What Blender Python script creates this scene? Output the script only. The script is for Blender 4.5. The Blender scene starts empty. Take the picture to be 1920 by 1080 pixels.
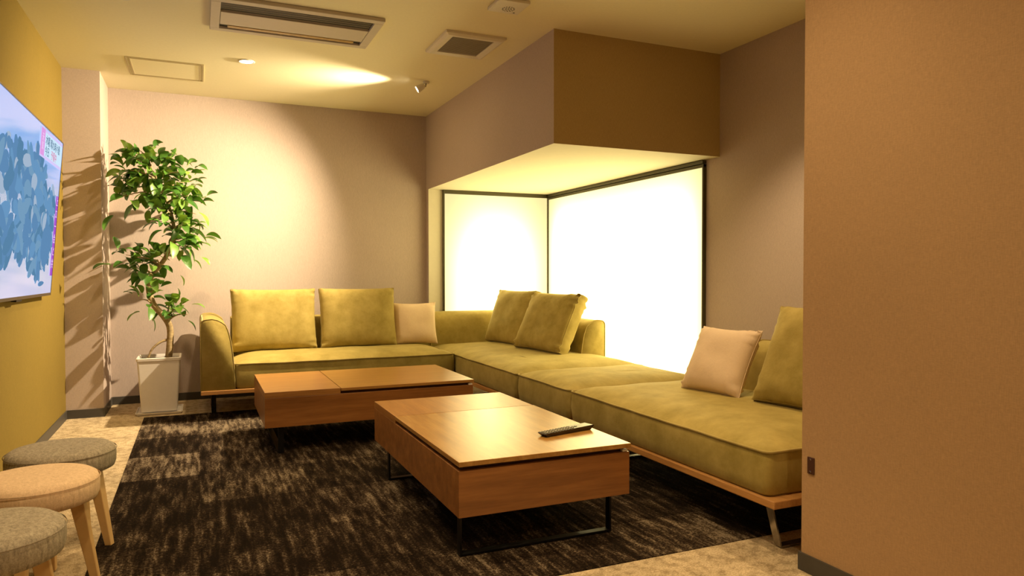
import bpy, bmesh, math, random
from mathutils import Vector, Matrix, noise
R = math.radians
PI = math.pi
scene = bpy.context.scene
COL = scene.collection

# ------------------------------------------------------------------ camera
YAW, PITCH, ROLL = 0.4148, -0.0205, -0.0008
cam_d = bpy.data.cameras.new('camera')
cam_d.sensor_width = 36.0
cam_d.lens = 36.0 * 1337.4 / 1920.0
cam_d.clip_start = 0.05
cam = bpy.data.objects.new('camera', cam_d)
COL.objects.link(cam)
fw = Vector((math.sin(YAW)*math.cos(PITCH), math.cos(YAW)*math.cos(PITCH), math.sin(PITCH)))
rt = Vector((math.cos(YAW), -math.sin(YAW), 0)); up = rt.cross(fw)
rt, up = rt*math.cos(ROLL)+up*math.sin(ROLL), -rt*math.sin(ROLL)+up*math.cos(ROLL)
m = Matrix((rt, up, -fw)).transposed().to_4x4()
m.translation = (0, 0, 1.0394)
cam.matrix_world = m
scene.camera = cam
scene.view_settings.view_transform = 'Standard'
scene.view_settings.look = 'None'
scene.view_settings.gamma = 1
scene.view_settings.exposure = 0.42
scene.view_settings.use_curve_mapping = False

# ------------------------------------------------------------------ world (dim, the room is lit by its lamps)
w = bpy.data.worlds.new('world'); scene.world = w; w.use_nodes = True
w.node_tree.nodes['Background'].inputs[0].default_value = (1.0, .72, .38, 1)
w.node_tree.nodes['Background'].inputs[1].default_value = 0.05

# light strengths, tuned together
PANEL = 6.0
PANEL_COL = (1.0, .80, .34)
DOWN_W = 48.0
SPOT_W = 105.0
WARM = (1.0, .72, .38)

# room dimensions (metres)
H = 2.5; D = 6.434; L = -.871; D1 = 5.93; X1 = -.635; X2 = 1.9575; YF = 3.8225; X3 = 3.202
ZS = 1.818; YN = 6.36; XS = 2.0926; YR = 3.9564; XP = 1.93; YP = 1.865; YB = -1.8

# ------------------------------------------------------------------ node helpers
def new_mat(name):
    mt = bpy.data.materials.new(name); mt.use_nodes = True
    nt = mt.node_tree; b = nt.nodes['Principled BSDF']
    return mt, nt, b
def N(nt, kind, **kw):
    n = nt.nodes.new(kind)
    for k, v in kw.items(): setattr(n, k, v)
    return n
def coords(nt, scale=(1, 1, 1), rot=(0, 0, 0)):
    tc = N(nt, 'ShaderNodeTexCoord'); mp = N(nt, 'ShaderNodeMapping')
    nt.links.new(tc.outputs['Object'], mp.inputs['Vector'])
    mp.inputs['Scale'].default_value = scale; mp.inputs['Rotation'].default_value = rot
    return mp.outputs['Vector']
def noise_tex(nt, vec, scale, detail=4, rough=.6):
    n = N(nt, 'ShaderNodeTexNoise'); n.inputs['Scale'].default_value = scale
    n.inputs['Detail'].default_value = detail; n.inputs['Roughness'].default_value = rough
    nt.links.new(vec, n.inputs['Vector']); return n.outputs['Fac']
def ramp(nt, fac, stops):
    r = N(nt, 'ShaderNodeValToRGB'); el = r.color_ramp.elements
    while len(el) > 2: el.remove(el[-1])
    for i, (p, c) in enumerate(stops):
        e = el[i] if i < 2 else el.new(p)
        e.position = p; e.color = (*c, 1)
    nt.links.new(fac, r.inputs['Fac']); return r.outputs['Color']
def mix(nt, a, b, fac, mode='MIX'):
    mx = N(nt, 'ShaderNodeMix', data_type='RGBA', blend_type=mode)
    for sock, v in ((mx.inputs['Factor'], fac), (mx.inputs['A'], a), (mx.inputs['B'], b)):
        if isinstance(v, (int, float)): sock.default_value = v
        elif isinstance(v, tuple): sock.default_value = (*v, 1)
        else: nt.links.new(v, sock)
    return mx.outputs['Result']
def bump(nt, b, h, strength, dist=.002):
    bp = N(nt, 'ShaderNodeBump'); bp.inputs['Strength'].default_value = strength
    bp.inputs['Distance'].default_value = dist
    nt.links.new(h, bp.inputs['Height']); nt.links.new(bp.outputs['Normal'], b.inputs['Normal'])
def plain(name, col, rough=.5, metal=0, spec=.5, var=.06, scale=30):
    mt, nt, b = new_mat(name)
    f = noise_tex(nt, coords(nt), scale)
    lo = tuple(c*(1-var) for c in col); hi = tuple(min(1, c*(1+var)) for c in col)
    nt.links.new(ramp(nt, f, [(.3, lo), (.7, hi)]), b.inputs['Base Color'])
    b.inputs['Roughness'].default_value = rough; b.inputs['Metallic'].default_value = metal
    b.inputs['Specular IOR Level'].default_value = spec
    return mt

def wallpaper(name, col):
    mt, nt, b = new_mat(name)
    v1 = coords(nt, (400, 400, 40)); v2 = coords(nt, (90, 90, 500)); v3 = coords(nt, (1, 1, 1))
    a = noise_tex(nt, v1, 1, 3); c = noise_tex(nt, v2, 1, 3); g = noise_tex(nt, v3, 1.6, 3)
    s = N(nt, 'ShaderNodeMath', operation='ADD'); nt.links.new(a, s.inputs[0]); nt.links.new(c, s.inputs[1])
    h = N(nt, 'ShaderNodeMath', operation='MULTIPLY'); nt.links.new(s.outputs[0], h.inputs[0]); h.inputs[1].default_value = .5
    lo = tuple(x*.86 for x in col); hi = tuple(x*1.12 for x in col)
    base = ramp(nt, h.outputs[0], [(.35, lo), (.65, hi)])
    big = ramp(nt, g, [(.35, (.95, .95, .95)), (.65, (1, 1, 1))])
    nt.links.new(mix(nt, base, big, 1.0, 'MULTIPLY'), b.inputs['Base Color'])
    b.inputs['Roughness'].default_value = .85; b.inputs['Specular IOR Level'].default_value = .2
    bump(nt, b, h.outputs[0], .25, .001)
    return mt
M_WALL = wallpaper('mauve_wallpaper', (.52, .43, .39))
M_OCHRE = wallpaper('ochre_wallpaper', (.215, .150, .030))
M_SOFFIT = wallpaper('tan_wallpaper', (.48, .365, .18))
M_PART = wallpaper('partition_wallpaper', (.46, .295, .16))
M_CEIL = plain('ceiling_paint', (.84, .79, .58), .9, spec=.1, var=.02, scale=60)
M_NICHE = plain('niche_paint', (.68, .64, .52), .85, spec=.1, var=.02)
M_BASEB = plain('baseboard_vinyl', (.06, .055, .05), .5)
M_FRAME = plain('olive_aluminium', (.065, .055, .025), .45, metal=.2)
M_WHITEPL = plain('white_plastic', (.72, .68, .60), .4, var=.02)
M_DARKPL = plain('dark_slot', (.02, .018, .018), .5)
M_GREYPL = plain('grey_mesh', (.30, .27, .22), .6)
M_VANE = plain('brass_vane', (.42, .28, .08), .4)
M_BLACK = plain('black_metal', (.012, .012, .014), .35, metal=.6)
M_CHROME = plain('chrome', (.45, .42, .38), .18, metal=1.0, var=.03)
M_CERAMIC = plain('white_ceramic', (.80, .76, .73), .35, var=.02)
M_SOIL = plain('dark_soil', (.05, .03, .02), .95, var=.4, scale=80)
M_LEGWOOD = plain('beech_wood', (.62, .40, .17), .45, var=.1, scale=12)

def carpet_light():
    mt, nt, b = new_mat('beige_carpet')
    v = coords(nt)
    f = noise_tex(nt, v, 160, 3, .7); g = noise_tex(nt, v, 22, 4, .7); k = noise_tex(nt, v, 5, 3, .6)
    c = ramp(nt, f, [(.3, (.38, .28, .16)), (.7, (.78, .64, .44))])
    c2 = ramp(nt, g, [(.38, (.62, .60, .56)), (.55, (1, 1, 1))])
    c3 = ramp(nt, k, [(.4, (.86, .86, .86)), (.6, (1, 1, 1))])
    nt.links.new(mix(nt, mix(nt, c, c2, 1.0, 'MULTIPLY'), c3, 1.0, 'MULTIPLY'), b.inputs['Base Color'])
    b.inputs['Roughness'].default_value = 1; b.inputs['Specular IOR Level'].default_value = .05
    bump(nt, b, f, .6, .004); return mt
M_CARPET = carpet_light()

def carpet_dark():
    mt, nt, b = new_mat('dark_streaked_carpet')
    v = coords(nt)
    wob = noise_tex(nt, v, 3.0, 2, .5)
    st = noise_tex(nt, coords(nt, (38, 4.4, 1), (0, 0, R(4))), 1, 3, .6)
    st2 = noise_tex(nt, coords(nt, (15, 3.5, 1), (0, 0, R(-5))), 1, 3, .6)
    fine = noise_tex(nt, v, 130, 2, .8)
    # tile-wise brightness: 50 cm squares
    sc = N(nt, 'ShaderNodeVectorMath', operation='SCALE'); nt.links.new(v, sc.inputs[0]); sc.inputs['Scale'].default_value = 2.0
    fl = N(nt, 'ShaderNodeVectorMath', operation='FLOOR'); nt.links.new(sc.outputs[0], fl.inputs[0])
    wn = N(nt, 'ShaderNodeTexWhiteNoise', noise_dimensions='2D'); nt.links.new(fl.outputs[0], wn.inputs['Vector'])
    def mth(op, a, b2):
        q = N(nt, 'ShaderNodeMath', operation=op)
        for i, x in enumerate((a, b2)):
            if isinstance(x, (int, float)): q.inputs[i].default_value = x
            else: nt.links.new(x, q.inputs[i])
        return q.outputs[0]
    s = mth('ADD', mth('MULTIPLY', st, .62), mth('MULTIPLY', st2, .38))
    s = mth('ADD', s, mth('MULTIPLY', mth('SUBTRACT', fine, .5), .62))
    s = mth('ADD', s, mth('MULTIPLY', mth('SUBTRACT', wn.outputs['Value'], .5), .13))
    s = mth('ADD', s, mth('MULTIPLY', mth('SUBTRACT', wob, .5), .25))
    c = ramp(nt, s, [(.37, (.009, .006, .004)), (.49, (.026, .017, .011)), (.57, (.070, .049, .032)), (.69, (.23, .18, .125))])
    nt.links.new(c, b.inputs['Base Color'])
    b.inputs['Roughness'].default_value = 1; b.inputs['Specular IOR Level'].default_value = .03
    bump(nt, b, fine, .6, .004); return mt
M_RUG = carpet_dark()

def velvet(name, lo, hi, sheen=.25):
    mt, nt, b = new_mat(name)
    v = coords(nt)
    a = noise_tex(nt, v, 7, 5, .65); c = noise_tex(nt, v, 420, 2, .7)
    base = ramp(nt, a, [(.32, lo), (.68, hi)])
    fi = ramp(nt, c, [(.3, (.88, .88, .88)), (.7, (1, 1, 1))])
    nt.links.new(mix(nt, base, fi, 1.0, 'MULTIPLY'), b.inputs['Base Color'])
    b.inputs['Roughness'].default_value = .75; b.inputs['Specular IOR Level'].default_value = .15
    b.inputs['Sheen Weight'].default_value = sheen; b.inputs['Sheen Roughness'].default_value = .35
    b.inputs['Sheen Tint'].default_value = (1, .9, .5, 1)
    bump(nt, b, a, .25, .012); return mt
M_VELVET = velvet('olive_velvet', (.29, .222, .054), (.44, .340, .105), .4)
M_PIPING = velvet('olive_piping', (.34, .26, .08), (.44, .34, .12), .2)
M_BEIGE = velvet('beige_cotton', (.74, .57, .39), (.80, .62, .44), .05)

def wood(name, lo, hi, rough, axis, bands=1.0):
    mt, nt, b = new_mat(name)
    sc = {'x': (1.6, 22, 22), 'y': (22, 1.6, 22)}[axis]
    v = coords(nt, sc)
    a = noise_tex(nt, v, 1.0*bands, 6, .62)
    v2 = coords(nt, tuple(q*5 for q in sc)); c = noise_tex(nt, v2, 1.0, 3, .6)
    base = ramp(nt, a, [(.30, lo), (.52, tuple((p+q)/2 for p, q in zip(lo, hi))), (.70, hi)])
    gr = ramp(nt, c, [(.3, (.84, .82, .80)), (.6, (1, 1, 1))])
    nt.links.new(mix(nt, base, gr, 1.0, 'MULTIPLY'), b.inputs['Base Color'])
    b.inputs['Roughness'].default_value = rough; b.inputs['Specular IOR Level'].default_value = .5
    return mt
M_WOODX = wood('walnut_veneer_across', (.20, .076, .018), (.38, .160, .044), .33, 'x')
M_LIDX = wood('walnut_lid_across', (.31, .145, .034), (.45, .235, .062), .28, 'x')
M_TOPX = wood('walnut_top_across', (.30, .130, .032), (.45, .215, .060), .33, 'x')
M_TOPY = wood('walnut_top_along', (.30, .130, .032), (.45, .215, .060), .30, 'y')
M_LIDY = wood('walnut_lid_along', (.31, .150, .034), (.47, .255, .066), .25, 'y')
M_WOODY = wood('walnut_veneer_along', (.20, .076, .018), (.38, .160, .044), .33, 'y')
M_DARKWOOD = plain('dark_red_wood', (.055, .012, .006), .6)
M_BASEX = wood('sofa_base_wood_across', (.42, .20, .06), (.55, .29, .10), .4, 'x')
M_BASEY = wood('sofa_base_wood_along', (.42, .20, .06), (.55, .29, .10), .4, 'y')

def stool_fabric(name, lo, hi):
    mt, nt, b = new_mat(name)
    f = noise_tex(nt, coords(nt, (1, 1, 1)), 210, 3, .8); g = noise_tex(nt, coords(nt, (1, 1, .25)), 90, 3, .7)
    s = N(nt, 'ShaderNodeMath', operation='ADD'); nt.links.new(f, s.inputs[0]); nt.links.new(g, s.inputs[1])
    h = N(nt, 'ShaderNodeMath', operation='MULTIPLY'); nt.links.new(s.outputs[0], h.inputs[0]); h.inputs[1].default_value = .5
    nt.links.new(ramp(nt, h.outputs[0], [(.36, lo), (.62, hi)]), b.inputs['Base Color'])
    b.inputs['Roughness'].default_value = .95; b.inputs['Specular IOR Level'].default_value = .1
    bump(nt, b, h.outputs[0], .5, .002); return mt
M_STOOLG = stool_fabric('grey_tweed', (.21, .18, .14), (.44, .385, .30))
M_STOOLB = stool_fabric('beige_tweed', (.60, .43, .28), (.80, .60, .41))

def emit(name, col, st):
    mt, nt, b = new_mat(name); nt.nodes.remove(b)
    e = N(nt, 'ShaderNodeEmission'); e.inputs[0].default_value = (*col, 1); e.inputs[1].default_value = st
    nt.links.new(e.outputs[0], nt.nodes['Material Output'].inputs['Surface']); return mt

# ------------------------------------------------------------------ mesh helpers
def link(name, bm, mt, parent=None, smooth=False, kind=None, loc=None):
    me = bpy.data.meshes.new(name); bmesh.ops.recalc_face_normals(bm, faces=bm.faces)
    bm.to_mesh(me); bm.free()
    for x in (mt if isinstance(mt, (list, tuple)) else [mt]): me.materials.append(x)
    if smooth:
        for p in me.polygons: p.use_smooth = True
    o = bpy.data.objects.new(name, me); COL.objects.link(o)
    if parent is not None:
        o.parent = parent
    if kind: o['kind'] = kind
    if loc: o.location = loc
    return o
def box(bm, x0, x1, y0, y1, z0, z1, bev=0, seg=2, mi=0):
    r = bmesh.ops.create_cube(bm, size=1)
    vs = r['verts']
    for v in vs:
        v.co = Vector((x0 if v.co.x < 0 else x1, y0 if v.co.y < 0 else y1, z0 if v.co.z < 0 else z1))
    fs = {f for v in vs for f in v.link_faces}
    if bev > 0:
        es = list({e for v in vs for e in v.link_edges})
        rr = bmesh.ops.bevel(bm, geom=es, offset=bev, segments=seg, affect='EDGES', profile=.5)
        fs = fs | set(rr['faces'])
    for f in fs:
        if f.is_valid: f.material_index = mi
def bx(*a, **k):
    bm = bmesh.new(); box(bm, *a, **k); return bm
def tube(bm, pts, rad, n=8, closed=False):
    pts = [Vector(p) for p in pts]; rings = []; K = len(pts); prev = None
    for i, p in enumerate(pts):
        a = pts[i-1] if (i > 0 or closed) else p; c = pts[(i+1) % K] if (i < K-1 or closed) else p
        t = (c-a).normalized()
        if prev is None:
            ref = Vector((0, 0, 1)) if abs(t.z) < .9 else Vector((1, 0, 0)); s = t.cross(ref).normalized()
        else:
            s = (prev - t*prev.dot(t)).normalized()
        prev = s; q = t.cross(s)
        r = rad(i/(K-1)) if callable(rad) else rad
        rings.append([bm.verts.new(p+(s*math.cos(2*PI*j/n)+q*math.sin(2*PI*j/n))*r) for j in range(n)])
    for i in range(K if closed else K-1):
        a, b = rings[i], rings[(i+1) % K]
        for j in range(n): bm.faces.new((a[j], a[(j+1) % n], b[(j+1) % n], b[j]))
    if not closed:
        bm.faces.new(rings[0]); bm.faces.new(rings[-1])
def lathe(bm, prof, n=48, cx=0, cy=0, mi=0):
    rings = []
    for r, z in prof:
        if r < 1e-6: rings.append([bm.verts.new((cx, cy, z))])
        else: rings.append([bm.verts.new((cx+r*math.cos(2*PI*j/n), cy+r*math.sin(2*PI*j/n), z)) for j in range(n)])
    for a, b in zip(rings, rings[1:]):
        for j in range(n):
            k = (j+1) % n
            if len(a) == 1 and len(b) == 1: continue
            if len(a) == 1: f = bm.faces.new((a[0], b[j], b[k]))
            elif len(b) == 1: f = bm.faces.new((a[j], a[k], b[0]))
            else: f = bm.faces.new((a[j], a[k], b[k], b[j]))
            f.material_index = mi
def thing(name, label, cat, loc=(0, 0, 0), rot=(0, 0, 0), group=None):
    o = bpy.data.objects.new(name, None); COL.objects.link(o); o.empty_display_size = .1
    o.location = loc; o.rotation_euler = rot; o['label'] = label; o['category'] = cat
    if group: o['group'] = group
    return o
def dup(root, loc, label, rotz=0):
    r = root.copy(); COL.objects.link(r); r.location = loc; r.rotation_euler = (0, 0, rotz); r['label'] = label
    for ch in list(root.children):
        c = ch.copy(); COL.objects.link(c); c.parent = r
        for g in list(ch.children):
            d = g.copy(); COL.objects.link(d); d.parent = c
    return r
def struct(name, bm, mt, **k): return link(name, bm, mt, kind='structure', **k)

# ------------------------------------------------------------------ room shell
T = .12
struct('floor', bx(L-T, X3+T, YB-T, D+T, -.10, 0), M_CARPET)
struct('ceiling', bx(L-T, X3+T, YB-T, D+T, H, H+.1), M_CEIL)
struct('wall_left', bx(L-T, L, YB, D, 0, H), M_OCHRE)
struct('wall_back', bx(L-T, X3+T, D, D+T, 0, H), M_WALL)
struct('wall_pier', bx(L, X1, D1, D, 0, H), M_WALL)
struct('wall_front', bx(L-T, XP, YB-T, YB, 0, H), M_WALL)
struct('wall_partition', bx(XP, X3+T, YB-T, YP, 0, H), M_PART)
struct('wall_right', bx(X3, X3+T, YP, D, 0, H), M_WALL)
# boxed-out soffit over the seating niche: mauve side, tan front, pale underside
bm = bx(X2, X3, YF, D, ZS, H)
bm.normal_update()
for f in bm.faces:
    if f.normal.y < -.9: f.material_index = 1
    if f.normal.z < -.9: f.material_index = 2
struct('wall_soffit', bm, [M_WALL, M_SOFFIT, M_NICHE])
bm = bx(X2, X3, YN, D, 0, ZS); bm.normal_update()
for f in bm.faces:
    if f.normal.x < -.9: f.material_index = 1
struct('wall_niche', bm, [M_NICHE, M_WALL])
BH = .062; BT = .008
struct('baseboard_left', bx(L, L+BT, YB, D1, 0, BH, bev=.002), M_BASEB)
bm = bx(L+BT, X1+BT, D1-BT, D1, 0, BH); box(bm, X1, X1+BT, D1, D-BT, 0, BH)
struct('baseboard_pier', bm, M_BASEB)
struct('baseboard_back', bx(X1, X2, D-BT, D, 0, BH), M_BASEB)
bm = bx(XP-BT, XP, YB, YP+BT, 0, BH); box(bm, XP, X3, YP, YP+BT, 0, BH)
struct('baseboard_partition', bm, M_BASEB)
struct('baseboard_right', bx(X3-BT, X3, YP+BT, YR-.02, 0, BH), M_BASEB)

# inlaid dark carpet field, flush on top of the beige carpet
o = link('rug', bx(-.364, 3.12, 2.161, 5.755, 0, .003), M_RUG)
o['label'] = 'large dark brown streaked carpet field under the coffee tables and sofa'; o['category'] = 'rug'

# ------------------------------------------------------------------ glowing wall panels
def panel_mat():
    mt, nt, b = new_mat('backlit_acrylic'); nt.nodes.remove(b)
    tc = N(nt, 'ShaderNodeTexCoord'); sp = N(nt, 'ShaderNodeSeparateXYZ')
    nt.links.new(tc.outputs['Generated'], sp.inputs[0])
    def mth(op, a, b2=0.0, clamp=False):
        q = N(nt, 'ShaderNodeMath', operation=op, use_clamp=clamp)
        for i, x in enumerate((a, b2)):
            if isinstance(x, (int, float)): q.inputs[i].default_value = x
            else: nt.links.new(x, q.inputs[i])
        return q.outputs[0]
    mx = mth('MAXIMUM', mth('ABSOLUTE', mth('SUBTRACT', sp.outputs['X'], .5)), 0)
    my = mth('ABSOLUTE', mth('SUBTRACT', sp.outputs['Y'], .5))
    return mt, nt, mth, mx, my, sp.outputs['Z']
def make_panel_mat(name, use_axis, fall):
    # lamps sit behind the middle of the sheet, so the acrylic gives off less light at its borders
    mt, nt, mth, mx, my, zc = panel_mat(); mt.name = name
    h = mx if use_axis == 'x' else my
    d = mth('POWER', mth('MULTIPLY', h, 2.0), 2.4 if use_axis == 'x' else 9.0)
    e = mth('POWER', mth('MULTIPLY', mth('MAXIMUM', mth('SUBTRACT', zc, .48), 0.0), 1.92), 2.6 if use_axis == 'x' else 4.5)
    s = mth('ADD', mth('MULTIPLY', mth('POWER', 2.718, mth('MULTIPLY', mth('ADD', d, e), -fall)), .88), .12)
    em = N(nt, 'ShaderNodeEmission')
    col = ramp(nt, s, [(0.0, (1, .84, .38)), (1.0, PANEL_COL)])
    nt.links.new(col, em.inputs[0]); nt.links.new(mth('MULTIPLY', s, PANEL), em.inputs[1])
    nt.links.new(em.outputs[0], nt.nodes['Material Output'].inputs['Surface']); return mt
M_PANELB = make_panel_mat('backlit_acrylic_back', 'x', 2.6)
M_PANELR = make_panel_mat('backlit_acrylic_right', 'y', 2.3)
tb = thing('light_panel', 'smaller glowing white wall panel at the back of the niche, left of the corner', 'light panel', (2.65, YN, 0), group='backlit panels of the niche')
def child(name, bm, mt, par, smooth=False):
    o = link(name, bm, mt, par, smooth); o.location = -Vector(par.location); return o
PB = .10
child('diffuser', bx(XS+.012, X3-.03, YN-.016, YN-.004, PB+.01, ZS-.03), M_PANELB, tb)
child('top_rail', bx(XS, X3-.02, YN-.028, YN, ZS-.036, ZS), M_FRAME, tb)
child('bottom_rail', bx(XS, X3-.02, YN-.028, YN, PB-.02, PB+.01), M_FRAME, tb)
child('side_stile', bx(XS, XS+.013, YN-.028, YN, PB+.01, ZS-.036), M_FRAME, tb)
tr = thing('light_panel', 'larger glowing white wall panel on the right side of the niche behind the sofa', 'light panel', (X3, 5.15, 0), group='backlit panels of the niche')
child('diffuser', bx(X3-.016, X3-.004, YR+.012, YN-.032, PB+.01, ZS-.045), M_PANELR, tr)
bm = bx(X3-.034, X3, YR, YN-.03, ZS-.026, ZS-.004, bev=.002); box(bm, X3-.026, X3, YR, YN-.03, ZS-.052, ZS-.03, bev=.002)
child('top_rail', bm, M_FRAME, tr)
child('bottom_rail', bx(X3-.028, X3, YR, YN-.03, PB-.02, PB+.01), M_FRAME, tr)
child('side_stile', bx(X3-.028, X3, YR, YR+.012, PB+.01, ZS-.03), M_FRAME, tr)
child('corner_stile', bx(X3-.0195, X3-.002, YN-.0295, YN-.006, PB, ZS-.02), M_FRAME, tr)

# ------------------------------------------------------------------ ceiling fittings
def add_light(name, kind, loc, energy, col, parent=None, **k):
    ld = bpy.data.lights.new(name, kind); ld.energy = energy; ld.color = col
    for a, v in k.items(): setattr(ld, a, v)
    o = bpy.data.objects.new(name, ld); COL.objects.link(o); o.location = loc
    if parent: o.parent = parent
    return o
M_LAMP = emit('lamp_glow', (1.0, .86, .55), 9.0)
dl = thing('downlight', 'lit round recessed downlight between the access hatch and the spotlight', 'downlight', (.319, 5.258, H), group='recessed downlights')
bm = bmesh.new(); lathe(bm, [(.055, 0), (.055, -.004), (.046, -.006), (.042, -.001), (.042, 0)]); link('trim_ring', bm, M_WHITEPL, dl, True)
bm = bmesh.new(); lathe(bm, [(.0, -.003), (.042, -.003), (.042, 0), (0, 0)]); link('lamp', bm, M_LAMP, dl)
def beam(x, y, k, ang=112, bl=.6):
    add_light('downlight_beam', 'SPOT', (x, y, H-.02), DOWN_W*k, WARM, None, spot_size=R(ang), spot_blend=bl, shadow_soft_size=.035)
beam(.319, 5.258, 1.1, 135, .8)
# one more cut by the top edge, and the ones nearer than the frame that light the room
for x, y, k, what in ((-.355, 4.285, .35, 'round recessed downlight cut by the top edge of the picture, at the far left'),
                (.45, 2.75, 1.0, 'round recessed downlight left of the nearer coffee table'),
                (-.15, 1.9, 1.1, 'round recessed downlight above the nearest stool'),
                (1.08, 1.72, 1.3, 'round recessed downlight in front of the nearer coffee table'),
                (2.42, 2.8, 1.5, 'round recessed downlight above the nearest sofa module'),
                (.95, -.2, 1.3, 'round recessed downlight facing the bare partition wall')):
    dup(dl, (x, y, H), what)
    beam(x, y, k, 150 if y < 1.8 and y != 1.9 else 104, 1.0 if y < 1.8 else .6)

# spotlight aimed at the plant
SP = Vector((1.574, 5.26, H))
sp = thing('spotlight', 'small white adjustable ceiling spotlight aimed left at the potted tree', 'spotlight', SP)
aim = Vector((-.60, 5.72, 1.08)) - (SP + Vector((-.03, 0, -.07)))
q = aim.to_track_quat('-Z', 'Y').to_matrix().to_4x4()
bm = bmesh.new(); lathe(bm, [(0, 0), (.024, 0), (.024, -.012), (.020, -.016), (0, -.016)], 32, cx=.030); link('mount', bm, M_WHITEPL, sp, True)
bm = bmesh.new(); tube(bm, [(.030, 0, -.014), (.026, 0, -.034), (.004, 0, -.046)], .006, 8); link('arm', bm, M_CHROME, sp, True)
bm = bmesh.new(); lathe(bm, [(0, .030), (.014, .029), (.020, .02), (.029, -.025), (.030, -.036), (.026, -.036), (.024, -.028), (0, -.027)], 32)
bmesh.ops.transform(bm, matrix=Matrix.Translation((-.012, 0, -.048)) @ q, verts=bm.verts); link('head', bm, M_WHITEPL, sp, True)
bm = bmesh.new(); lathe(bm, [(0, -.028), (.0235, -.028), (.0235, -.031), (0, -.031)], 24)
bmesh.ops.transform(bm, matrix=Matrix.Translation((-.012, 0, -.048)) @ q, verts=bm.verts); link('lamp', bm, emit('spot_glow', (1, .85, .6), 25), sp)
lo = add_light('spotlight_beam', 'SPOT', Vector((-.012, 0, -.048)) + aim.normalized()*.06, SPOT_W*5, (1, .78, .48), sp, spot_size=R(108), spot_blend=1.0, shadow_soft_size=.02)
lo.rotation_euler = aim.to_track_quat('-Z', 'Y').to_euler()

# air conditioner cassette
ac = thing('air_conditioner', 'grey ceiling cassette air conditioner with dark slotted grille', 'air conditioner', (.53, 4.33, H))
ax0, ax1, ay0, ay1 = .076, .997, 4.055, 4.595
bm = bmesh.new()
Z0 = H-.022
box(bm, ax0, ax1, ay1-.05, ay1, Z0, H, bev=.004); box(bm, ax0, ax1, ay0, ay0+.055, Z0, H, bev=.004)
box(bm, ax0, ax0+.05, ay0+.055, ay1-.05, Z0, H, bev=.002); box(bm, ax1-.05, ax1, ay0+.055, ay1-.05, Z0, H, bev=.002)
M_AC = plain('ac_plastic', (.56, .51, .45), .5, var=.02)
child('panel_frame', bm, M_AC, ac)
child('centre_panel', bx(ax0+.052, ax1-.052, 4.265, 4.475, Z0+.002, H, bev=.003), M_AC, ac)
child('recess', bx(ax0+.045, ax1-.045, ay0+.05, ay1-.045, H-.008, H-.002), M_DARKPL, ac)
for i in range(4):
    y = ay0+.084+i*.032
    child('grille_slat', bx(ax0+.062, ax1-.062, y, y+.004, Z0+.004, Z0+.006), M_GREYPL, ac)
bm = bx(ax0+.095, ax1-.095, 4.492, 4.530, Z0+.004, Z0+.009, bev=.002)
child('air_vane', bm, M_VANE, ac)
# square ventilation grille
vg = thing('ceiling_vent', 'square white ceiling vent cover with a grey mesh centre', 'vent', (1.572, 4.31, H))
bm = bmesh.new()
vx0, vx1, vy0, vy1 = 1.375, 1.768, 4.09, 4.528
def ringframe(bm, x0, x1, y0, y1, wd, prof):
    # prof: (inset, z) pairs
    loops = []
    for ins, z in prof:
        loops.append([bm.verts.new(p) for p in ((x0+ins, y0+ins, z), (x1-ins, y0+ins, z), (x1-ins, y1-ins, z), (x0+ins, y1-ins, z))])
    for a, b in zip(loops, loops[1:]):
        for j in range(4): bm.faces.new((a[j], a[(j+1) % 4], b[(j+1) % 4], b[j]))
ringframe(bm, vx0, vx1, vy0, vy1, 0, [(0, H), (.002, H-.014), (.022, H-.024), (.034, H-.022), (.060, H-.018), (.062, H-.004)])
child('frame', bm, M_WHITEPL, vg)
bm = bx(vx0+.061, vx1-.061, vy0+.061, vy1-.061, H-.013, H-.006)
for i in range(22):
    y = vy0+.07+i*.0138
    box(bm, vx0+.063, vx1-.063, y, y+.006, H-.016, H-.013)
child('mesh', bm, M_GREYPL, vg)
# small plate with holes
pl = thing('ceiling_speaker_plate', 'small square cream plate with pinholes near the top edge, right of the vent', 'ceiling plate', (1.56, 3.58, H))
child('plate', bx(1.468, 1.648, 3.49, 3.668, H-.018, H, bev=.004), M_WHITEPL, pl)
bm = bmesh.new(); rnd = random.Random(5)
for a in range(3):
    for k in range(max(1, a*7)):
        th = 2*PI*k/max(1, a*7); lathe(bm, [(0, H-.0185), (.0045, H-.0185), (.0045, H-.017)], 8, 1.565+a*.016*math.cos(th), 3.60+a*.016*math.sin(th))
lathe(bm, [(0, H-.0187), (.006, H-.0187), (.006, H-.017)], 8, 1.615, 3.64)
child('holes', bm, M_DARKPL, pl)
# access hatch
ah = thing('access_hatch', 'flush square ceiling access hatch with dark trim, above the potted tree', 'hatch', (-.19, 5.69, H))
hx0, hx1, hy0, hy1 = -.438, .052, 5.455, 5.93
bm = bmesh.new(); ringframe(bm, hx0, hx1, hy0, hy1, 0, [(0, H), (.0, H-.005), (.010, H-.005), (.012, H-.001)])
ringframe(bm, hx0+.022, hx1-.022, hy0+.022, hy1-.022, 0, [(-.004, H-.001), (.0, H-.005), (.008, H-.005), (.010, H-.002)])
child('trim', bm, plain('hatch_trim', (.40, .33, .16), .5), ah)
child('lid', bx(hx0+.03, hx1-.03, hy0+.03, hy1-.03, H-.0035, H-.0005), M_CEIL, ah)

# outlet on the partition
ol = thing('wall_outlet', 'small dark brown vertical plate low on the bare partition wall', 'outlet', (XP, 1.822, .375))
child('plate', bx(XP-.005, XP, 1.808, 1.837, .347, .405, bev=.0015), plain('brown_plate', (.07, .03, .02), .35), ol)
for z in (.355, .397):
    child('screw', bx(XP-.0065, XP-.005, 1.819, 1.826, z-.003, z+.003, bev=.001), M_CHROME, ol)

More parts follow.
